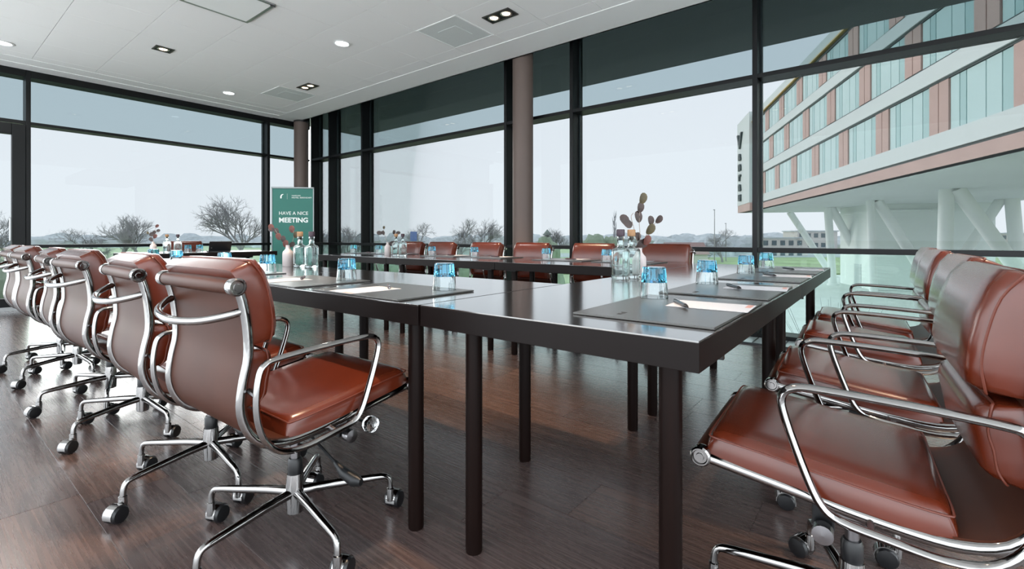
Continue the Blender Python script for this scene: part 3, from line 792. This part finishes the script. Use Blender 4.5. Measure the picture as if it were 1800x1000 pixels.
# ================================================================== BANNER
def text_mesh(txt, size, m, bold=0.0, spacing=1.0, align='CENTER', ext=.001):
    cu = bpy.data.curves.new('lettering', 'FONT'); cu.body = txt; cu.size = size; cu.align_x = align; cu.offset = bold; cu.extrude = ext; cu.space_character = spacing; cu.resolution_u = 3
    o = bpy.data.objects.new('lettering', cu); C.objects.link(o); bpy.context.view_layer.update()
    me = bpy.data.meshes.new_from_object(o.evaluated_get(bpy.context.evaluated_depsgraph_get())); bpy.data.objects.remove(o)
    me.materials.clear(); me.materials.append(M[m]); me.name = 'lettering'
    return me
pA, pB = Vector((3.955, 8.425, 0)), Vector((4.45, 7.905, 0)); bw = (pB - pA).length; mid = (pA + pB) / 2
e = empty('roll_up_banner', mid, math.atan2(pB.y - pA.y, pB.x - pA.x)); tag(e, 'green roll-up banner reading HAVE A NICE MEETING before the corner column', 'banner')
HB = 1.83
MB().box(-bw / 2 + .018, bw / 2 - .018, -.003, .001, .10, HB - .02).build('banner_sheet', 'banner', e)
MB().bbox(-bw / 2, bw / 2, -.016, .012, HB - .028, HB, .005).build('top_bar', 'banner_bar', e, 30)
MB().bbox(-bw / 2, bw / 2, -.06, .06, 0, .10, .02).build('foot_case', 'banner_bar', e, 30)
for sx_ in (-1, 1): MB().bbox(sx_ * bw / 2 - .018 + (0 if sx_ < 0 else 0) + (.0 if sx_ > 0 else .018) - (.0), sx_ * bw / 2 + (.0 if sx_ > 0 else .018), -.012, .008, .08, HB - .01, .004).build('side_post', 'banner_bar', e, 30)
MB().tube([(0, .03, .05), (0, .02, HB)], .01, 8).build('rear_pole', 'alu', e, 40)
def put_text(txt, size, x, z, bold, par, width=None, m='print_white', align='CENTER'):
    me = text_mesh(txt, size, m, bold, align=align)
    o = bpy.data.objects.new('lettering', me); C.objects.link(o); o.parent = par
    xs_ = [v.co.x for v in me.vertices]; wd = max(xs_) - min(xs_)
    sc = width / wd if width else 1
    o.scale = (sc, 1, 1); o.location = (x, -.0045, z); o.rotation_euler = (R(90), 0, 0)
    return o
sc_ = 8.4 / F
put_text('HAVE A NICE', .085, .012, HB - 53.5 * sc_ + .05, 0.0, e, 48.5 * sc_)
put_text('MEETING', .115, .012, HB - 66.5 * sc_ + .05, 0.0035, e, 48.5 * sc_)
put_text('HAMPSHIRE', .028, -.02, HB - 19.0 * sc_ + .03, 0.0, e, 15 * sc_, align='LEFT')
put_text('HOTEL SERENDAM', .034, -.02, HB - 22.6 * sc_ + .03, 0.0, e, 33 * sc_, align='LEFT')
m = MB().tube(catmull([(-.20, -.004, HB - .20), (-.198, -.004, HB - .16), (-.18, -.004, HB - .135), (-.155, -.004, HB - .128)], 4), [.011, .0115, .012, .012, .012, .0115, .011, .01, .009, .008, .006, .004, .002], 6)
m.xf(Matrix.Translation((0, -.004, 0)) @ Matrix.Scale(.12, 4, (0, 1, 0)) @ Matrix.Translation((0, .004, 0))).build('emblem', 'print_white', e)
MB().box(-.095, -.093, -.0042, -.003, HB - .215, HB - .115).build('emblem_rule', 'print_white', e)

# ================================================================== OUTSIDE
ZG = -4.0
struct(MB().box(-900, 1400, -900, 1400, ZG - 1.2, ZG - .25).build('ground', 'field'), 'pale green winter fields around the building', 'ground')
# hotel on slanted columns
P0 = Vector((56.08, 10.11, 0)); eu = Vector((.918, .396, 0)).normalized(); ev = Vector((eu.y, -eu.x, 0))
hot = empty('hotel_building', (P0.x, P0.y, ZG), math.atan2(eu.y, eu.x)); tag(hot, 'hotel wing with pink panels and pale glass strips raised on white columns', 'building')
# local frame: +x along the facade away from the viewer, -y into the building
U0, U1, DEP = -47.0, 11.0, 18.5
def HZ(z): return z - ZG
MB().box(U0, U1, -DEP, -.35, HZ(4.12), HZ(14.2)).build('building_body', 'facade_joint', hot)
MB().box(U0, U1, -DEP, -.02, HZ(4.06), HZ(4.12)).build('underside', 'soffit_out', hot)
MB().box(U0, U1, -.5, .05, HZ(4.06), HZ(4.62)).build('base_beam', 'facade_terra', hot)
MB().box(U0, U1, -.5, -.02, HZ(4.62), HZ(4.74)).build('shadow_joint', 'facade_joint', hot)
MB().box(U0, U1, -.5, .08, HZ(4.74), HZ(5.53)).build('band', 'facade_white', hot)
for z0, z1 in ((7.90, 8.70), (11.12, 11.85)):
    MB().box(U0, U1, -.5, .08, HZ(z0), HZ(z1)).build('band', 'facade_white', hot)
    MB().box(U0, U1, -.5, -.01, HZ(z0 - .10), HZ(z0)).build('shadow_joint', 'facade_joint', hot)
    MB().box(U0, U1, -.5, -.01, HZ(z1), HZ(z1 + .10)).build('shadow_joint', 'facade_joint', hot)
MB().box(U0, U1, -.5, .0, HZ(13.95), HZ(14.15)).build('shadow_joint', 'facade_joint', hot)
MB().box(U0, U1, -.5, .22, HZ(14.15), HZ(14.24)).build('eave_strip', 'facade_gold', hot)
MB().box(U0, U1, -DEP, .12, HZ(14.24), HZ(15.0)).build('parapet', 'facade_white', hot)
pat = [('t', .72), ('t', .72), ('g', .62), ('h', .42), ('g', 1.12), ('g', .85), ('h', .60)]
pm = {}
def panel_me(kind, wd, hh):
    k = (kind, wd, hh)
    if k not in pm: pm[k] = MB().box(.03, wd - .03, -.34, 0 if kind == 't' else -.06, 0, hh).mesh('pane' if kind != 't' else 'panel', {'t': 'facade_terra', 'g': 'facade_glass', 'h': 'facade_glass2'}[kind])
    return pm[k]
for (z0, z1, sh) in ((5.55, 7.78, 0.0), (8.82, 11.0, 1.6), (11.97, 13.93, 2.9)):
    u = U1 - .2 - sh - 5.05
    u = U1 - .15
    k = int(sh * 2)
    while u > U0:
        kind, wd = pat[k % 7]; k += 1
        u -= wd
        if u < U0: break
        inst('window_pane' if kind != 't' else 'facade_panel', panel_me(kind, wd, z1 - z0), hot, (u, 0, HZ(z0)))
# proud sign panel at the far end with its stacked letters
MB().box(U1 - 6.6, U1 + .1, -.3, .45, HZ(4.95), HZ(15.4)).build('sign_panel', 'facade_white', hot)
MB().box(U1 - 6.6, U1 + .1, -.3, .40, HZ(4.06), HZ(4.95)).build('sign_base', 'facade_terra', hot)
for ch, zc, hh in (('V', 12.0, 2.0), ('a', 10.55, 1.25), ('n', 9.25, 1.25), ('r', 8.0, 1.2), ('a', 6.75, 1.25), ('u', 5.5, 1.2)):
    me = text_mesh(ch, hh, 'facade_joint', .04, ext=.12)
    o = bpy.data.objects.new('sign_letter', me); C.objects.link(o); o.parent = hot; o.rotation_euler = (R(90), 0, R(180)); o.location = (U1 - 1.9, .55, HZ(zc))
    s = 1.5
    o.scale = (2.0, 1.3, 1)
# white core and columns under the wing
def hcol(px, py, px2, py2, r, label):
    D = F * (4.08 - CH) / (HY - py)
    top = bearing(px, D, 4.10); yb = HY + F * (CH - ZG) / D
    xb = px + (px2 - px) / (py2 - py) * (yb - py); bot = bearing(xb, D, ZG - .2)
    e = empty('support_column', (bot.x, bot.y, ZG)); tag(e, label, 'column', 'white columns under the hotel wing')
    inv = Matrix.Translation((-bot.x, -bot.y, -ZG))
    MB().tube([inv @ bot, inv @ top], r, 20).build('shaft', 'column_white', e, 50)
    MB().lathe([(r * 1.5, -.2), (r * 1.5, .12), (r * 1.2, .2)], 20).build('foot_plate', 'column_white', e, 40)
cols = [(1388, 373, 1432, 437, .37, 'leaning white column at the far left under the hotel wing'), (1455, 364, 1460, 437, .36, 'upright white column left of the white core'), (1461, 364, 1502, 437, .38, 'leaning white column crossing the white core left side'),
        (1530, 352, 1533, 437, .30, 'upright white column before the white core'), (1541, 352, 1597, 437, .40, 'leaning white column right of the white core'), (1630, 363, 1584, 428, .40, 'left-leaning white column behind the right gap'),
        (1641, 363, 1643, 437, .38, 'upright white column in the right gap'), (1664, 332, 1661, 437, .40, 'thick upright white column at the right'), (1681, 331, 1762, 437, .42, 'thick leaning white column at the right'),
        (1760, 350, 1700, 437, .36, 'left-leaning white column at the right edge'), (1779, 349, 1787, 437, .46, 'upright white column at the right edge')]
for c in cols: hcol(*c)
q = at(1488, HY, 50)
core = empty('stair_core', (0, 0, 0)); 
u_c = (Vector((q.x, q.y, 0)) - P0); uu = u_c.dot(eu); vv = u_c.dot(ev)
cm = MB().box(uu - 5.5, uu + 1.6, -vv - 9.5, -vv, 0, HZ(4.06)); cm.box(uu - 5.7, uu + 1.8, -vv - 9.7, -vv + .15, HZ(3.3), HZ(3.5))
core.location = (P0.x, P0.y, ZG); core.rotation_euler.z = hot.rotation_euler.z
cm.build('core_wall', 'core_white', core); tag(core, 'white stair core block under the hotel wing', 'building')
MB().box(uu - 3.4, uu - 1.9, -vv, -vv + .04, 0, 2.3).build('core_door', 'facade_white', core)
# paving, lawn strips, road
def ground_quad(name, pts, z, m, label, cat):
    mb = MB().prism([(p.x, p.y) for p in pts], z - .2, z)
    return struct(mb.build(name, m), label, cat)
ground_quad('paving', [bearing(1290, 14, 0), bearing(2300, 14, 0), bearing(2100, 66, 0), bearing(1340, 62, 0), bearing(1180, 45, 0)], ZG - .02, 'paving', 'pale paved forecourt under the hotel wing', 'paving')
ground_quad('lawn', [bearing(400, 66, 0), bearing(2600, 66, 0), bearing(2400, 118, 0), bearing(500, 118, 0)], ZG - .04, 'grass', 'green lawn strip beyond the forecourt', 'lawn')
ground_quad('road', [bearing(700, 120, 0), bearing(2400, 120, 0), bearing(2400, 150, 0), bearing(700, 150, 0)], ZG - .05, 'road', 'grey road beyond the lawn', 'road')
ground_quad('lawn', [bearing(-900, 12, 0), bearing(1270, 12, 0), bearing(1180, 64, 0), bearing(-700, 64, 0)], ZG - .06, 'field', 'pale lawn below the left windows', 'lawn')

# bare trees ----------------------------------------------------------------
def bare_tree(seed, H, spread, levels=6, nb=3, up=.35):
    rg = random.Random(seed); trunk = MB(); br = MB()
    def grow(p, d, L, r, lv):
        k = 3 if lv < 3 else 2
        pts = [p]; dd = d.copy()
        for i in range(k):
            dd = (dd + Vector((rg.uniform(-1, 1), rg.uniform(-1, 1), rg.uniform(-.3, .7))) * .17).normalized()
            pts.append(pts[-1] + dd * L / k)
        rad = [r * (1 - .45 * i / k) for i in range(k + 1)]
        (trunk if lv == 0 else br).tube(pts, rad, 7 if lv == 0 else (4 if lv < 3 else 3))
        if lv >= levels: return
        n = nb + (1 if lv in (1, 2, 3) else 0)
        for i in range(n):
            t = rg.uniform(.35, 1.0) if i < n - 1 else 1.0
            j = min(int(t * k), k - 1); q = pts[j].lerp(pts[j + 1], t * k - j)
            ang = rg.uniform(0, 6.283); a = rg.uniform(.45, .95) * spread
            o = dd.orthogonal().normalized(); o.rotate(Matrix.Rotation(ang, 3, dd))
            nd = (dd * math.cos(a) + o * math.sin(a) + Vector((0, 0, up * .35))).normalized()
            grow(q, nd, L * rg.uniform(.62, .80), r * .58, lv + 1)
    grow(Vector((0, 0, -.2)), Vector((0, 0, 1)), H * .28, H * .022, 0)
    return trunk.mesh('trunk', 'bark', 60), br.mesh('branches', 'bark')
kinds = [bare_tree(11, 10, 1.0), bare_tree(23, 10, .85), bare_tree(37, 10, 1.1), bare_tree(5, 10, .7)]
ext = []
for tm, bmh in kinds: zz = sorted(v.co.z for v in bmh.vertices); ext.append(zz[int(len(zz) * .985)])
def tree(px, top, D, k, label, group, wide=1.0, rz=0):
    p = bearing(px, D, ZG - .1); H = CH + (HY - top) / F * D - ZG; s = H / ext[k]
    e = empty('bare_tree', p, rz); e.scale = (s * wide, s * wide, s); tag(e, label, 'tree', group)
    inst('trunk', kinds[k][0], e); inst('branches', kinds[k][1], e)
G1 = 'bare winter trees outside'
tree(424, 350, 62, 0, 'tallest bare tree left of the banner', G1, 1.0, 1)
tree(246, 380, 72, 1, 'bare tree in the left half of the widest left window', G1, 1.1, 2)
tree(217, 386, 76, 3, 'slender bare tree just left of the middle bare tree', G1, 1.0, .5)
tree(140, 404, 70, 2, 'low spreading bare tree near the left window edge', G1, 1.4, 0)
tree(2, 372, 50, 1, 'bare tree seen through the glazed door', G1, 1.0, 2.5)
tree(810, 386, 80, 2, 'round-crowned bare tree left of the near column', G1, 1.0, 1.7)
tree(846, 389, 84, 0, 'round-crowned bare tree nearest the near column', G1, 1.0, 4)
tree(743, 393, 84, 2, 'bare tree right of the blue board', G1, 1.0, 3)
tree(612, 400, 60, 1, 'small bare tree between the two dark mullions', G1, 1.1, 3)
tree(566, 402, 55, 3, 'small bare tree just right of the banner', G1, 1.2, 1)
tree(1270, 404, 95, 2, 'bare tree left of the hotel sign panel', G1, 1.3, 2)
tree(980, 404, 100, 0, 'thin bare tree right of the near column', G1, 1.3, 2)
# hedges and woods on the horizon: rounded shrubby masses, each a mesh of its own
def mass_mesh(seed, m):
    rg = random.Random(seed); bm = bmesh.new(); bmesh.ops.create_icosphere(bm, subdivisions=3, radius=1)
    ph = [(Vector((rg.uniform(-1, 1), rg.uniform(-1, 1), rg.uniform(-1, 1))).normalized(), rg.uniform(4, 11), rg.uniform(0, 6.28)) for _ in range(9)]
    for v in bm.verts:
        n = v.co.normalized(); d = 1 + sum(math.sin(f * n.dot(a) + p) for a, f, p in ph) * .035 + rg.uniform(-.09, .09)
        v.co = n * d; v.co.z = max(v.co.z, -.15)
    me = bpy.data.meshes.new('crown'); bm.to_mesh(me); bm.free(); me.materials.append(M[m]); return me
mass = [mass_mesh(1, 'far_haze_grey'), mass_mesh(2, 'far_haze_grey'), mass_mesh(3, 'wood_green')]
rg = random.Random(8)
def woods(name, items, k, label, cat='hedge'):
    """a run of grown-together shrubs: no single plant can be told, one mesh"""
    mb = MB()
    for (px, D, top, wid) in items:
        p = bearing(px, D, ZG - .2); H = CH + (HY - top) / F * D - ZG; me = mass[rg.choice(k)]
        mt = Matrix.Translation(p) @ Matrix.Rotation(rg.uniform(0, 6), 4, 'Z') @ Matrix.Diagonal((wid * D / F / 2, wid * D / F / 2 * .8, H / 1.1, 1))
        o0 = len(mb.v); mb.v += [tuple(mt @ v.co) for v in me.vertices]; mb.f += [tuple(o0 + i for i in f.vertices) for f in me.polygons]
    o = mb.build(name, me.materials[0].name); tag(o, label, cat, kind='stuff')
it = []; px = -60
while px < 1900: it.append((px, rg.uniform(240, 330), rg.uniform(407.5, 411.5), rg.uniform(70, 120))); px += rg.uniform(34, 52)
woods('distant_woods', it, (0, 1), 'pale woods along the far horizon, haze put into their colour', 'woods')
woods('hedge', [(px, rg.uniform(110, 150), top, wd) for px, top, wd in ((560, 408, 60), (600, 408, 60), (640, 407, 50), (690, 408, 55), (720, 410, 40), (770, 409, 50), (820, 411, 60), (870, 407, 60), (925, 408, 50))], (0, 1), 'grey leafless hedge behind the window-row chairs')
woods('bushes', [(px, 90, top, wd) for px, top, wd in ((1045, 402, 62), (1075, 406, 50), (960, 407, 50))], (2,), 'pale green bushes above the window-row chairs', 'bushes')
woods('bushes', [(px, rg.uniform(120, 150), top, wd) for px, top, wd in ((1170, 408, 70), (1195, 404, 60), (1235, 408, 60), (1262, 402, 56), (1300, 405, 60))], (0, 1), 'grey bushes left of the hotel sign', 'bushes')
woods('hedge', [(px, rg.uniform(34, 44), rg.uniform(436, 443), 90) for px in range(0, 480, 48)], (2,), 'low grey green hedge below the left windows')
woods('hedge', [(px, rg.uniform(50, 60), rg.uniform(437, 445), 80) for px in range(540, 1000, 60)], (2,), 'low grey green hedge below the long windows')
# small conifer by the near column
p = bearing(962, 100, ZG); e = empty('conifer', p); tag(e, 'small dark conifer right of the near column', 'tree')
cmb = MB()
for i in range(6): cmb.lathe([(.05, 6.6 - i * .95), (1.0 + i * .35, 5.4 - i * .95), (.3, 5.3 - i * .95)], 11, (rg.uniform(-.1, .1), 0, 0))
cmb.build('foliage', 'conifer', e); MB().lathe([(.2, -.2), (.15, 1.5)], 8).build('trunk', 'bark', e)
# poplar pair
p = bearing(1080, 150, ZG); e = empty('poplar', p); tag(e, 'tall slim bare poplar above the bottles', 'tree')
rp_ = random.Random(3); pmb = MB()
for i in range(60):
    z = 2 + 9.5 * i / 60; a = rp_.uniform(0, 6.28); pmb.tube([(0, 0, z), (.5 * math.cos(a), .5 * math.sin(a), z + 1.0), (.65 * math.cos(a), .65 * math.sin(a), z + 2.2)], [.08, .05, .02], 3)
pmb.build('branches', 'bark', e); MB().lathe([(.25, -.2), (.05, 12)], 7).build('trunk', 'bark', e)
# lamp posts
def lamp_post(px, top, D, label):
    p = bearing(px, D, ZG - .1); H = CH + (HY - top) / F * D - ZG
    e = empty('lamp_post', p); tag(e, label, 'lamp post', 'street lamp posts')
    MB().lathe([(.14, 0), (.11, 1), (.06, H)], 10).build('pole', 'alu', e, 40); MB().bbox(-.5, .1, -.12, .12, H - .05, H + .08, .03).build('lamp_head', 'alu', e, 30)
lamp_post(1256, 368, 90, 'tall street lamp left of the hotel sign'); lamp_post(1276, 392, 100, 'shorter street lamp left of the hotel sign')
lamp_post(1682, 400, 120, 'street lamp seen between the right columns')
# far buildings
def far_building(px0, px1, D, top, floors, label, roof=None):
    a, b = bearing(px0, D, 0), bearing(px1, D, 0); L = (b - a).length; H = CH + (HY - top) / F * D - ZG
    e = empty('far_building', (a.x, a.y, ZG), math.atan2(b.y - a.y, b.x - a.x)); tag(e, label, 'building')
    MB().box(0, L, 0, 8, -.2, H).build('wall', 'house_wall', e); MB().box(-.3, L + .3, -.3, 8.3, H, H + .35).build('roof_edge', 'far_haze_grey', e)
    nwin = max(3, int(L / 2.4)); wm = MB().box(0, 1.3, -.06, .1, 0, 1.35).mesh('window', 'house_win')
    for f in range(floors):
        for i in range(nwin): inst('window', wm, e, (.6 + i * (L - 1.2) / nwin, 0, H - 1.9 - f * 3.0))
far_building(1338, 1420, 130, 419, 2, 'low white office block with small windows far right'); far_building(1402, 1472, 150, 407, 3, 'taller pale office block behind the leaning columns')
far_building(1590, 1640, 160, 410, 2, 'pale building between the right white columns'); far_building(1690, 1800, 170, 411, 2, 'pale building behind the right edge columns')
def gable(px, D, wd, top, label):
    p = bearing(px, D, ZG); H = CH + (HY - top) / F * D - ZG
    e = empty('small_house', p, R(40)); tag(e, label, 'house'); MB().box(-wd / 2, wd / 2, 0, 7, -.2, H - 2.2).build('wall', 'house_wall', e)
    m = MB(); m.v = [(-wd / 2 - .3, -.3, H - 2.2), (wd / 2 + .3, -.3, H - 2.2), (0, -.3, H), (-wd / 2 - .3, 7.3, H - 2.2), (wd / 2 + .3, 7.3, H - 2.2), (0, 7.3, H)]; m.f = [(0, 1, 2), (3, 5, 4), (0, 2, 5, 3), (1, 4, 5, 2), (0, 3, 4, 1)]
    m.build('roof', 'roof_tile', e)
    MB().box(-.5, .5, -.05, .1, H - 4.0, H - 2.9).build('window', 'house_win', e)
gable(1234, 90, 5.0, 426, 'small pink-roofed house left of the hotel')
# blue board
p = bearing(727, 75, ZG); e = empty('blue_board', p, math.atan2(-CA, SA)); tag(e, 'blue advertising board among the bare trees', 'sign board'); hB = CH + (HY - 407) / F * 75 - ZG
MB().box(-.52, .52, -.05, .05, hB - 1.5, hB).build('board', 'blue_board', e); MB().box(-.1, .1, -.1, .1, -.2, hB - 1.5).build('post', 'alu', e)
# parked cars on the forecourt edge
def car(px, D, rz, m, label):
    p = bearing(px, D, ZG - .02); e = empty('parked_car', p, rz); tag(e, label, 'car', 'parked cars below the hotel')
    m1 = MB(); prof_ = [(-2.1, .3), (2.1, .3), (2.15, .75), (1.3, .92), (.6, 1.42), (-1.2, 1.45), (-1.95, .95), (-2.15, .8)]
    m1.prism(prof_, -.85, .85); m1.xf(Matrix.Rotation(R(90), 4, 'X')); m1.build('car_body', m, e, 30)
    m2 = MB().prism([(1.1, .95), (.56, 1.37), (-1.15, 1.40), (-1.7, .97)], -.87, .87); m2.xf(Matrix.Rotation(R(90), 4, 'X')); m2.build('car_windows', 'house_win', e, 30)
    for sx_ in (-1.3, 1.3):
        for sy_ in (-.8, .8): MB().lathe([(.1, sy_ - .1), (.32, sy_ - .1), (.32, sy_ + .1), (.1, sy_ + .1)], 14, (sx_, 0, .32), 'y').build('wheel', 'black_plastic', e, 40)
car(1712, 58, R(-20), 'car_blue', 'pale blue parked car under the hotel wing'); car(1775, 60, R(-25), 'car_dark', 'dark parked car at the right edge')
# low planter with twigs outside the right window
p = Vector((7.6, 0.6, -1.0)); e = empty('planter', (7.9, .55, -1.6)); tag(e, 'leafless shrub on a pale ledge outside the right window', 'shrub')
rp_ = random.Random(9); tw = MB()
for i in range(46):
    a = rp_.uniform(0, 6.28); b = rp_.uniform(.15, .6); z = rp_.uniform(.75, 1.35)
    tw.tube([(rp_.uniform(-.1, .1), rp_.uniform(-.3, .3), .42), (b * .5 * math.cos(a), b * math.sin(a) * .8, .4 + z * .55), (b * math.cos(a), b * 1.3 * math.sin(a), .4 + z)], [.006, .004, .0015], 3)
tw.build('twigs', 'bark', e); MB().bbox(-.35, .35, -.6, .6, 0, .45, .02).build('planter_box', 'paving', e, 30)
st = MB().box(5.2, 9.5, -12, 10.2, -1.75, -1.6); struct(st.build('terrace', 'paving'), 'pale lower roof terrace outside the long windows', 'terrace')
